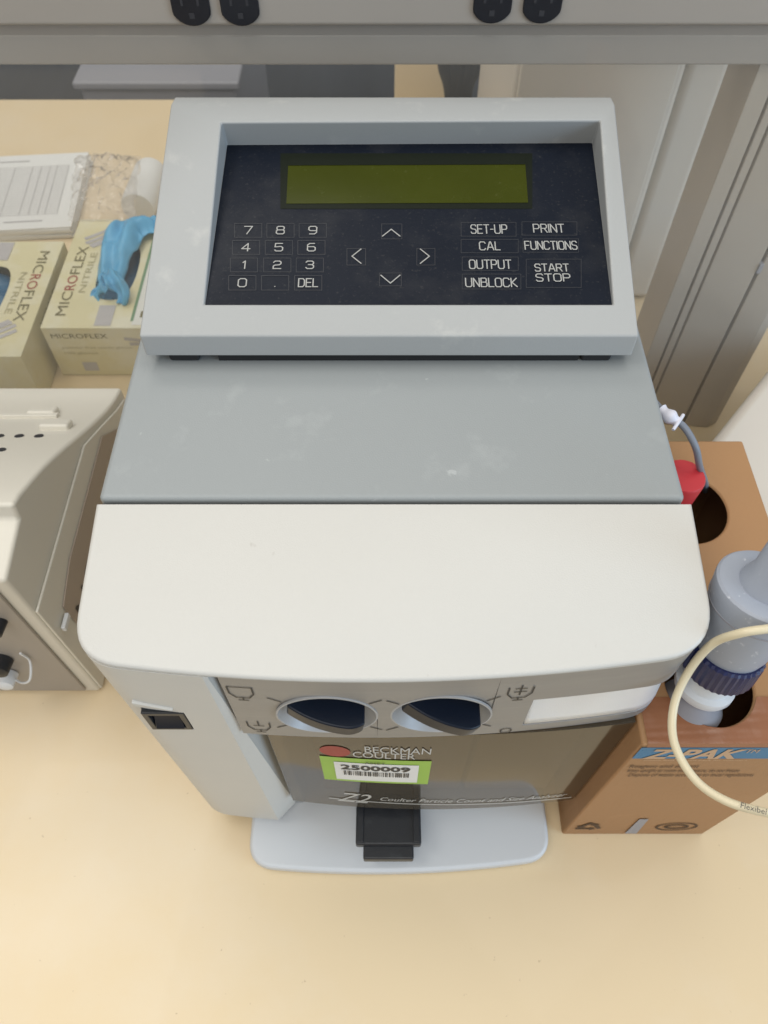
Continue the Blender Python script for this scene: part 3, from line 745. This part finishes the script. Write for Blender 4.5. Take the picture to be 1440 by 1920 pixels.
# cream tubing looping in front
P3 = [at_z(1520, 1172, 0.395), at_z(1440, 1179, 0.40), at_z(1385, 1188, 0.395), at_z(1335, 1208, 0.375), at_z(1292, 1258, 0.355), at_z(1264, 1322, 0.342), at_z(1264, 1392, 0.335),
      at_z(1302, 1460, 0.332), at_z(1362, 1502, 0.335), at_z(1440, 1524, 0.34), at_z(1530, 1535, 0.345)]
tb = thing('tubing', 'cream flexible tubing looping in front of the cardboard carton and dispenser', 'tube', P3[5])
bm = bmesh.new(); sp = spline(P3); tube(bm, sp, 0.0025, 14); finish('hose', bm, M['tube'], tb, angle=60)
c0, c1 = at_z(1388, 1509, 0.3385), at_z(1436, 1522, 0.3415)
X_ = (c1-c0).normalized(); Zt = (CAM-c0).normalized(); Y_ = Zt.cross(X_).normalized()
bm = bmesh.new(); put_text(bm, 'Flexibel', (c0+c1)/2, X_, Y_, (c1-c0).length, 0.0030, off=0.0031)
finish('tube_print', bm, M['ink'], tb, smooth=False)

# grey lead with taped end
gl_ = thing('grey_cable', 'thin grey cable with a white taped end running from the counter into the carton', 'cable', (0.19, 0.42, 0.35))
G = [at_z(1225, 752, 0.352), at_z(1250, 778, 0.352), at_z(1282, 800, 0.348), at_z(1304, 838, 0.338), at_z(1312, 875, 0.318), at_z(1322, 905, 0.285), at_z(1322, 920, 0.24)]
bm = bmesh.new(); tube(bm, spline(G), 0.0026, 12); finish('sheath', bm, M['cable'], gl_, angle=60)
bm = bmesh.new(); T = spline([at_z(1240, 768, 0.353), at_z(1256, 781, 0.353), at_z(1270, 791, 0.351)], 8); tube(bm, T, 0.004, 10, rad=lambda t: 0.0048-0.001*math.sin(t*9)); finish('tape_wrap', bm, M['tape_white'], gl_, angle=60)
bm = bmesh.new(); T = [at_z(1262, 806, 0.352), at_z(1272, 792, 0.353), at_z(1281, 778, 0.352)]; tube(bm, spline(T, 5), 0.0013, 8); finish('tie', bm, M['tape_white'], gl_, angle=60)

# ================================================================== right: pale casing, upright
bm = prism_z([(0.322, 0.485), (0.455, 0.640), (0.80, 0.640), (0.80, 0.37), (0.322, 0.37)], 0.001, 0.18)
o = finish('equipment_case', bm, M['case'], None, bevel=0.012, seg=4); tag(o, 'plain beige equipment case at the right edge beside the carton', 'equipment case')
# grooved upright of the shelf
up = thing('shelf_upright', 'taupe grooved upright post carrying the outlet rail, right of the counter', 'post', (0.39, 0.69, 0))
prof = [(0.318, 0.676), (0.336, 0.676), (0.336, 0.682), (0.3385, 0.682), (0.3385, 0.676), (0.3465, 0.676), (0.3465, 0.681), (0.349, 0.681), (0.349, 0.676),
        (0.398, 0.672), (0.398, 0.680), (0.4015, 0.680), (0.4015, 0.672), (0.432, 0.668), (0.446, 0.676), (0.446, 0.74), (0.318, 0.74)]
finish('upright', prism_z(prof, 0.001, 0.4635), M['post'], up, bevel=0.0012, seg=2)
finish('grommet', B(0.3975, 0.402, 0.6695, 0.678, 0.250, 0.262), M['mid_grey'], up, bevel=0.0008)
bm = bmesh.new()
for x0, x1, z0, z1 in ((0.36, 0.415, 0.43, 0.29), (0.42, 0.38, 0.44, 0.33)):
    tube(bm, spline([Vector((x0, 0.66, z0)), Vector(((x0+x1)/2+0.004, 0.655, (z0+z1)/2)), Vector((x1, 0.664, z1))], 8), 0.0016, 8)
bm.free()

# outlet rail across the top
YR = 0.655
rl = thing('outlet_rail', 'grey horizontal rail with black power outlets running above the bench', 'power rail', (0, YR, 0.47))
finish('rail_face', B(-1.5, 1.5, YR, YR+0.09, 0.4988, 0.64), M['warm_grey'], rl, bevel=0.0035)
finish('rail_lip', B(-1.5, 1.5, YR+0.012, YR+0.085, 0.4640, 0.4983), M['warm_grey_dark'], rl, bevel=0.002)
def outlet_mesh(r_px_w):
    bm = bmesh.new(); pts = []
    wd, ht = 0.0297, 0.0265
    for t in range(0, 360, 10):
        a = R(t); x, z = math.cos(a)*0.0157, math.sin(a)*0.0157
        pts.append((max(-wd/2, min(wd/2, x*1.06)), z))
    loft(bm, [(x, 0.004, z) for x, z in pts], [(x, -0.003, z) for x, z in pts]); return bm
om = None
for u, v in ((357, 5), (449, 5), (924, 0), (1018, 0)):
    c = at_y(u, v, YR)
    if om is None:
        first = finish('outlet', outlet_mesh(0), M['outlet'], rl, bevel=0.001); om = first
        bm = bmesh.new()
        for x in (-0.0062, 0.0062): box(bm, x-0.001, x+0.001, -0.0034, -0.0029, -0.001, 0.007)
        box(bm, -0.002, 0.002, -0.0034, -0.0029, -0.010, -0.006)
        sl = finish('slots', bm, M['seam'], first)
        o = first
    else:
        o = first.copy(); COL.objects.link(o); o.parent = rl; o.matrix_parent_inverse = first.matrix_parent_inverse
        s2 = sl.copy(); COL.objects.link(s2); s2.parent = o
    o.location = (c.x, YR, c.z)

sh = finish('clear_shield', B(-1.3, 0.45, 0.641, 0.644, 0.001, 0.4975), M['shield'], None, smooth=False)
tag(sh, 'large clear acrylic sheet standing upright behind the counter below the outlet rail', 'clear shield')
# things behind the rail
ca = thing('storage_cabinet', 'pale grey plastic cabinet standing behind the counter left of the upright', 'cabinet', (0.29, 1.05, 0))
bm = B(0.150, 0.348, 0.915, 1.25, 0.001, 0.66); finish('cabinet_body', bm, M['case'], ca, bevel=0.008)
finish('door_panel', B(0.156, 0.338, 0.9085, 0.9148, 0.03, 0.655), M['case'], ca, bevel=0.003)
finish('corner_trim', B(0.352, 0.405, 0.925, 1.20, 0.001, 0.655), M['case'], ca, bevel=0.012)
co = finish('support_column', B(0.02, 0.120, 1.44, 1.50, 0.001, 0.75), M['cream'], None, bevel=0.003)
tag(co, 'cream square support column at the far edge of the bench', 'column')
# black cable bundle hanging in front of the column
bm = bmesh.new()
def col_px(u, v, y): return at_y(u, v, y)
for k, (u0, u1, u2) in enumerate(((835, 845, 848), (850, 852, 853), (864, 860, 860), (880, 868, 866), (893, 875, 870))):
    tube(bm, spline([col_px(u0+4, 60, 1.30), col_px(u0, 118, 1.30), col_px(u1, 158, 1.31), col_px(u2, 200, 1.31), col_px(u2+2, 330, 1.30)]), 0.013, 10)
o = finish('cable_bundle', bm, M['rubber'], None, angle=60); tag(o, 'black cable bundle hanging behind the display console', 'cables')
gc = thing('floor_cabinet', 'grey low cabinet on the floor beyond the bench', 'cabinet', (-0.52, 2.05, -0.9))
finish('cabinet_body', B(-0.70, -0.34, 1.79, 2.3, -0.899, -0.12), M['mid_grey'], gc, bevel=0.01)
finish('cabinet_top', B(-0.71, -0.33, 1.78, 2.31, -0.119, -0.10), M['mid_grey'], gc, bevel=0.006)
struct(finish('far_wall', B(-6, 6, 5.5, 5.6, -0.9, 2.6), M['warm_grey']))

# ================================================================== left: beige machine beside the counter
BX = -0.3015
bmch = thing('beige_analyzer', 'beige lab machine with sloping top and dark vent holes at the left edge', 'lab machine', (-0.5, 0.42, 0))
pts = [(0.300, 0.001), (0.297, 0.247), (0.351, 0.2555), (0.3545, 0.271)]
pts += [tuple(p.xy) for p in spline([Vector((0.358, 0.272, 0)), Vector((0.426, 0.238, 0)), Vector((0.52, 0.180, 0)), Vector((0.575, 0.150, 0)), Vector((0.612, 0.137, 0))], 6)][1:]
pts += [(0.612, 0.001)]
finish('cabinet', prism_x(pts, -0.95, BX), M['beige'], bmch, bevel=0.004, seg=3)
finish('front_panel', prism_x([(0.2965, 0.012), (0.2935, 0.236), (0.2968, 0.236), (0.2998, 0.012)], -0.93, BX-0.012), M['warm_grey'], bmch, bevel=0.001)
side = [(0.3015, 0.006), (0.2995, 0.188), (0.485, 0.188), (0.53, 0.164), (0.575, 0.139), (0.603, 0.127), (0.606, 0.006)]
sd = finish('side_panel', prism_x(side, BX+0.0002, BX+0.0028), M['beige'], bmch, bevel=0.0012)
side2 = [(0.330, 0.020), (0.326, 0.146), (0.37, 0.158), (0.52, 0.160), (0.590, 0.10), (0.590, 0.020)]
finish('lower_brown_area', prism_x(side2, BX+0.0030, BX+0.0044), M['beige_side'], sd, bevel=0.0006)  # thin overlay that turns the lower side browner
bm = bmesh.new(); put_text(bm, 'NOL', at_x(160, 1070, BX+0.0046)+Vector((0, 0, -0.016)), (0, 1, 0), (0, 0, 1), 0.085, 0.034, off=0.0003)
finish('side_lettering', bm, M['ink'], sd, smooth=False)
p = at_x(122, 1162, BX+0.005); bm = bmesh.new(); box(bm, p.x-0.001, p.x+0.003, p.y-0.010, p.y+0.006, p.z-0.004, p.z+0.003)
finish('white_clip', bm, M['bottle_white'], bmch, bevel=0.001)
def top_pt(u, v):
    z = 0.2
    for _ in range(30):
        p = at_z(u, v, z); y = p.y
        zz = [(a, b) for a, b in pts[3:-1]]
        for (y0, z0), (y1, z1) in zip(zz, zz[1:]):
            if y0 <= y <= y1: z = z0+(z1-z0)*(y-y0)/(y1-y0)
        z = z if 0.36 < y < 0.612 else (0.27 if y < 0.36 else 0.137)
    return p
sl_dir = Vector((0, 1, -0.55)).normalized()
for u, v, wd in ((82, 777, 0.03), (106, 802, 0.03)):
    p = top_pt(u, v); bm = bmesh.new(); box(bm, -wd/2, wd/2, -0.008, 0.008, -0.002, 0.007)
    bm.transform(Matrix.Translation(p) @ Matrix.Rotation(R(-24), 4, 'X')); finish('top_tab', bm, M['beige'], bmch, bevel=0.003)
p = top_pt(30, 782); bm = bmesh.new(); box(bm, -0.12, 0.045, -0.004, 0.004, -0.001, 0.004); bm.transform(Matrix.Translation(p) @ Matrix.Rotation(R(-24), 4, 'X'))
finish('top_rib', bm, M['beige'], bmch, bevel=0.001)
for u, v in ((36, 818), (73, 818), (2, 844), (-1, 818)):
    p = top_pt(u, v); bm = bmesh.new(); lathe(bm, [(0.0045, -0.001), (0.0045, 0.0006)], axis(p, (0, 0.5, 1)), 20); finish('vent_hole', bm, M['seam'], bmch)
# knobs and lead on the front
def mf(u, v): return at_y(u, v, 0.292)
for u, v, r_, m_ in ((0, 1168, 0.006, 'black'), (2, 1240, 0.011, 'black'), (16, 1266, 0.009, 'bottle_white')):
    bm = bmesh.new(); lathe(bm, [(r_, 0), (r_*0.9, 0.014), (r_*0.5, 0.016)], axis(mf(u, v)+Vector((0, 0.002, 0)), (0, -1, 0.1)), 28); finish('knob', bm, M[m_], bmch, angle=40)
bm = bmesh.new(); tube(bm, spline([mf(22, 1268), mf(45, 1262)+Vector((0, -0.01, 0)), mf(62, 1252)+Vector((0, -0.012, 0)), mf(56, 1240), mf(38, 1225)]), 0.0012, 8); finish('thin_lead', bm, M['bottle_white'], bmch, angle=60)

# ================================================================== glove cartons
GW, GD, GH = 0.150, 0.235, 0.088
def slot_cut():
    pts = []
    for t in range(0, 360, 12):
        a = R(t); x = 0.027*math.copysign(abs(math.cos(a))**0.7, math.cos(a)); y = 0.062*math.copysign(abs(math.sin(a))**0.8, math.sin(a)); pts.append((x+0.005, y))
    return pts
def glove_carton(loc, rz, label):
    g = thing('glove_box', label, 'glove box', loc, rz, 'pale yellow glove cartons')
    me = cut(B(-GW/2, GW/2, -GD/2, GD/2, 0.001, GH), [B(-GW/2+0.002, GW/2-0.002, -GD/2+0.002, GD/2-0.002, 0.003, GH-0.002), prism_z(slot_cut(), GH-0.02, GH+0.02)])
    def put(o): o.matrix_parent_inverse = Matrix.Identity(4); return o
    put(link_mesh('carton', me, M['glove_card'], g, bevel=0.0012, seg=2))
    Zt = GH+0.0002; MP = [M['olive_ink'], M['red_print'], M['pale_ink']]; MQ = [M['carton_white'], M['carton_grey'], M['carton_green'], M['olive_ink']]
    def pr(name, items):
        bm = bmesh.new()
        for it in items: put_text(bm, *it)
        put(finish(name, bm, MP, g, smooth=False))
    def pq(name, *a, **k):
        bm = bmesh.new(); quad(bm, *a, **k); put(finish(name, bm, MQ, g, smooth=False))
    U, W, V, F = (0, 1, 0), (-1, 0, 0), (0, 0, 1), (1, 0, 0)
    pr('title_lettering', [(s_, (-0.054, (y0+y1)/2, Zt), U, W, y1-y0, 0.014, mi) for s_, y0, y1, mi in (('MIC', -0.094, -0.046, 0), ('RO', -0.043, -0.012, 1), ('FLEX', -0.009, 0.052, 0))])
    pr('kind_lettering', [('NITRILE', (-0.036, -0.005, Zt), U, W, 0.085, 0.009, 2)])
    pr('end_lettering', [('MICROFLEX', (-0.028, -GD/2, 0.074), F, V, 0.075, 0.008, 0)])
    pr('small_print', [('powder free nitrile gloves', (-0.01, -GD/2, 0.053), F, V, 0.095, 0.005, 2)])
    pr('small_print', [('100 gloves', (-0.035, -GD/2, 0.043), F, V, 0.045, 0.005, 2)])
    pr('side_lettering', [('MICROFLEX', (GW/2, 0.0, 0.070), U, V, 0.08, 0.009, 0)]); pr('side_lettering', [('MICROFLEX', (-GW/2, 0.0, 0.070), (0, -1, 0), V, 0.08, 0.009, 0)])
    pq('white_panel', (0.0585, -0.005, Zt), F, U, 0.029, 0.215, 0); pq('green_stripe', (0.0435, -0.01, Zt), F, U, 0.004, 0.19, 2, off=0.0005)
    pq('grey_label', (0.006, -0.094, Zt), F, U, 0.022, 0.040, 1, off=0.0005); pq('grey_label', (-0.03, -GD/2, 0.018), F, V, 0.02, 0.016, 1)
    pq('size_mark', (0.058, -0.092, Zt), F, U, 0.010, 0.012, 3, off=0.0007)
    bm = bmesh.new()                                      # printed picture of grey gloved fingers
    for k, (dx, dy, L_) in enumerate(((-0.03, 0.088, 0.05), (-0.024, 0.080, 0.055), (-0.022, 0.071, 0.045), (-0.026, 0.063, 0.03))):
        stroke(bm, [(dx-L_*0.5, dy-L_*0.35), (dx, dy), (dx+L_*0.3, dy+0.002)], 0.0065, lambda a, b, q, k=k: Vector((a, b, Zt+0.0003+0.00005*k+0.00002*q)), 1)
    put(finish('printed_glove', bm, MQ, g, smooth=False))
    bm = bmesh.new()
    for k, (dz, L_) in enumerate(((0.066, 0.034), (0.060, 0.030), (0.054, 0.022))):
        stroke(bm, [(0.075-L_*1.25, dz-0.003*(k-1)), (0.066-L_*0.4, dz), (0.072, 0.060)], 0.0055, lambda a, b, q, k=k: Vector((a, -GD/2-0.0003-0.00005*k-0.00002*q, b)), 1)
    put(finish('printed_glove', bm, MQ, g, smooth=False))
    return g
glove_carton((-0.4525+GW/2, 0.765+GD/2, 0), 0, 'pale yellow glove carton with a blue glove hanging out, right one of two')
glove_carton((-0.4635-GW/2, 0.712+GD/2, 0), math.pi, 'pale yellow glove carton cut by the left edge of the photo, no glove hanging out')
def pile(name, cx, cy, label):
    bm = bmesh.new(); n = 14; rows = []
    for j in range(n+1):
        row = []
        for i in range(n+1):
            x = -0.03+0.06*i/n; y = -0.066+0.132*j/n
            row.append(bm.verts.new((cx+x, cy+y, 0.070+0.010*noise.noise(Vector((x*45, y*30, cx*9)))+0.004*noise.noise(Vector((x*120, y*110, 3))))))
        rows.append(row)
    top = [rows[j][i] for j in range(n+1) for i in range(n+1)]
    for A_, C_ in zip(rows, rows[1:]):
        for i in range(n): bm.faces.new((A_[i], A_[i+1], C_[i+1], C_[i]))
    border = rows[0] + [r_[-1] for r_ in rows[1:]] + rows[-1][-2::-1] + [r_[0] for r_ in rows[-2:0:-1]]
    lowv = [bm.verts.new((v.co.x, v.co.y, 0.004)) for v in border]
    for i in range(len(border)):
        k = (i+1) % len(border); bm.faces.new((border[i], border[k], lowv[k], lowv[i]))
    bm.faces.new(lowv)
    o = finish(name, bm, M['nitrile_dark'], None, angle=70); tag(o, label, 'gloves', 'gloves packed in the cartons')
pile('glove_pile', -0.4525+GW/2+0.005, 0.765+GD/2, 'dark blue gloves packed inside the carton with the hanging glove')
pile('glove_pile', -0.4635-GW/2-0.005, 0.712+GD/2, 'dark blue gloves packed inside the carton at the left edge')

# blue glove pulled out and draped to the right
gp = [(190, 566, 0.078, 0.022), (191, 545, 0.084, 0.0225), (198, 515, 0.098, 0.0225), (207, 480, 0.108, 0.0235), (216, 448, 0.115, 0.0255), (238, 415, 0.117, 0.025), (268, 408, 0.112, 0.022), (300, 412, 0.106, 0.020), (330, 420, 0.099, 0.016)]
C_ = [at_z(u, v, z) for u, v, z, r_ in gp]; bm = bmesh.new()
def film_strip(C, rad, nn=26, curl=0.010, seed=0.0, lobes=None):
    bm = bmesh.new(); prev = None; sp = spline(C, 9); N_ = len(sp)-1
    for i, p in enumerate(sp):
        t = (sp[min(i+1, N_)]-sp[max(i-1, 0)]).normalized(); s_ = t.cross(Vector((0, 0, 1))).normalized(); u_ = s_.cross(t)
        f = i/N_*(len(rad)-1); k = min(int(f), len(rad)-2); r_ = rad[k]+(rad[k+1]-rad[k])*(f-k); row = []
        for a in range(nn+1):
            w_ = -1+2*a/nn; e = r_*(1+0.10*noise.noise(Vector((i*0.16, math.copysign(3, w_), seed))))
            q_ = p+s_*w_*e
            crease = abs(noise.noise(Vector((q_.x*34+q_.y*20, q_.y*12-q_.x*10, seed))))
            h = -curl*w_*w_ - 0.007*max(0, 0.30-crease)/0.30 + 0.0035*math.sin(w_*5+i*0.11+seed) + 0.004*noise.noise(Vector((q_.x*80, q_.y*50, seed+4)))
            row.append(bm.verts.new(q_+u_*h))
        if prev:
            for a in range(nn): bm.faces.new((prev[a], prev[a+1], row[a+1], row[a]))
        prev = row
    return bm
bm.free()
gv = finish('blue_glove', film_strip(C_, [g_[3] for g_ in gp], seed=1.3), M['nitrile'], None, angle=80)
gv.modifiers.new('thick', 'SOLIDIFY').thickness = 0.0012
tag(gv, 'bright blue nitrile glove pulled out of the carton slot and draped over its side', 'glove')
for pts_, rr_2, sd_ in (([(202, 500, 0.121), (214, 522, 0.120), (222, 546, 0.108), (219, 570, 0.094)], [0.011, 0.0135, 0.012, 0.007], 2.1),
                        ([(193, 505, 0.117), (186, 525, 0.113), (180, 548, 0.099), (184, 566, 0.087)], [0.009, 0.012, 0.0115, 0.007], 5.4)):
    fo = finish('glove_finger', film_strip([at_z(*q_) for q_ in pts_], rr_2, nn=14, curl=0.006, seed=sd_), M['nitrile'], gv, angle=80)
    fo.modifiers.new('thick', 'SOLIDIFY').thickness = 0.0012

# printed forms, film bag and paper roll behind the cartons
ps = thing('paper_stack', 'stack of printed white forms lying behind the glove cartons', 'papers', (-0.64, 1.17, 0))
def sheet(bm, z, da, dx):
    c, s = math.cos(da), math.sin(da); P = []
    for x, y in ((-0.14, -0.108), (0.14, -0.108), (0.14, 0.108), (-0.14, 0.108)): P.append((-0.655+dx+x*c-y*s, 1.172+x*s+y*c))
    loft(bm, [(x, y, z) for x, y in P], [(x, y, z+0.0022) for x, y in P])
bm = bmesh.new()
for k in range(7): sheet(bm, 0.001+0.0025*k, R(5+random.uniform(-1.5, 1.5)), random.uniform(-0.003, 0.003))
sheet(bm, 0.0187, R(5), 0)
finish('sheets', bm, M['paper'], ps, smooth=False)
bm = bmesh.new(); c5, s5 = math.cos(R(5)), math.sin(R(5))
def onsh(a, b, k=0): return Vector((-0.655+a*c5-b*s5, 1.172+a*s5+b*c5, 0.0214+0.00002*(k % 4)))
for i in range(22): stroke(bm, [(-0.125, -0.07+0.0066*i), (0.112, -0.07+0.0066*i)], 0.0009, onsh)
for x in (-0.125, -0.1, -0.05, -0.01, 0.02, 0.05, 0.065, 0.08, 0.092, 0.112): stroke(bm, [(x, -0.07), (x, 0.0686)], 0.0009, onsh)
for x0, x1 in ((-0.06, -0.01), (0.03, 0.09), (-0.12, -0.08)): stroke(bm, [(x0, -0.088), (x1, -0.088)], 0.003, onsh)
stroke(bm, [(-0.12, 0.088), (0.04, 0.088)], 0.003, onsh)
finish('form_print', bm, M['carton_grey'], ps, smooth=False)

bm = bmesh.new(); n = 30; rows = []
for j in range(n+1):
    row = []
    for i in range(n+1):
        u = 128+122*i/n + 14*(1-j/n); v = 292+122*j/n
        p = at_z(u, v, 0.09); h = 0.036*math.sin(math.pi*i/n)**0.6*math.sin(math.pi*j/n)**0.6
        p.z = 0.0895+h*(0.45+0.8*abs(noise.noise(Vector((i*0.28, j*0.22, 2)))))+0.004*noise.noise(Vector((i*0.7, j*0.7, 6)))
        p.x += 0.01*noise.noise(Vector((i*0.2, j*0.25, 9))); row.append(bm.verts.new(p))
    rows.append(row)
for A_, B_ in zip(rows, rows[1:]):
    for i in range(n): bm.faces.new((A_[i], A_[i+1], B_[i+1], B_[i]))
o = finish('plastic_bag', bm, M['film'], None, angle=30); tag(o, 'crumpled clear plastic bag lying behind the carton with the blue glove', 'plastic bag')
bm = bmesh.new(); a0, a1 = at_z(258, 392, 0.030), at_z(285, 322, 0.030)
lathe(bm, [(0.012, 0), (0.026, 0.001), (0.028, 0.006), (0.028, (a1-a0).length-0.006), (0.026, (a1-a0).length), (0.012, (a1-a0).length)], axis(a0, a1-a0), 36)
o = finish('paper_roll', bm, M['paper'], None, angle=50); tag(o, 'white paper roll lying beside the left top corner of the console', 'paper roll')
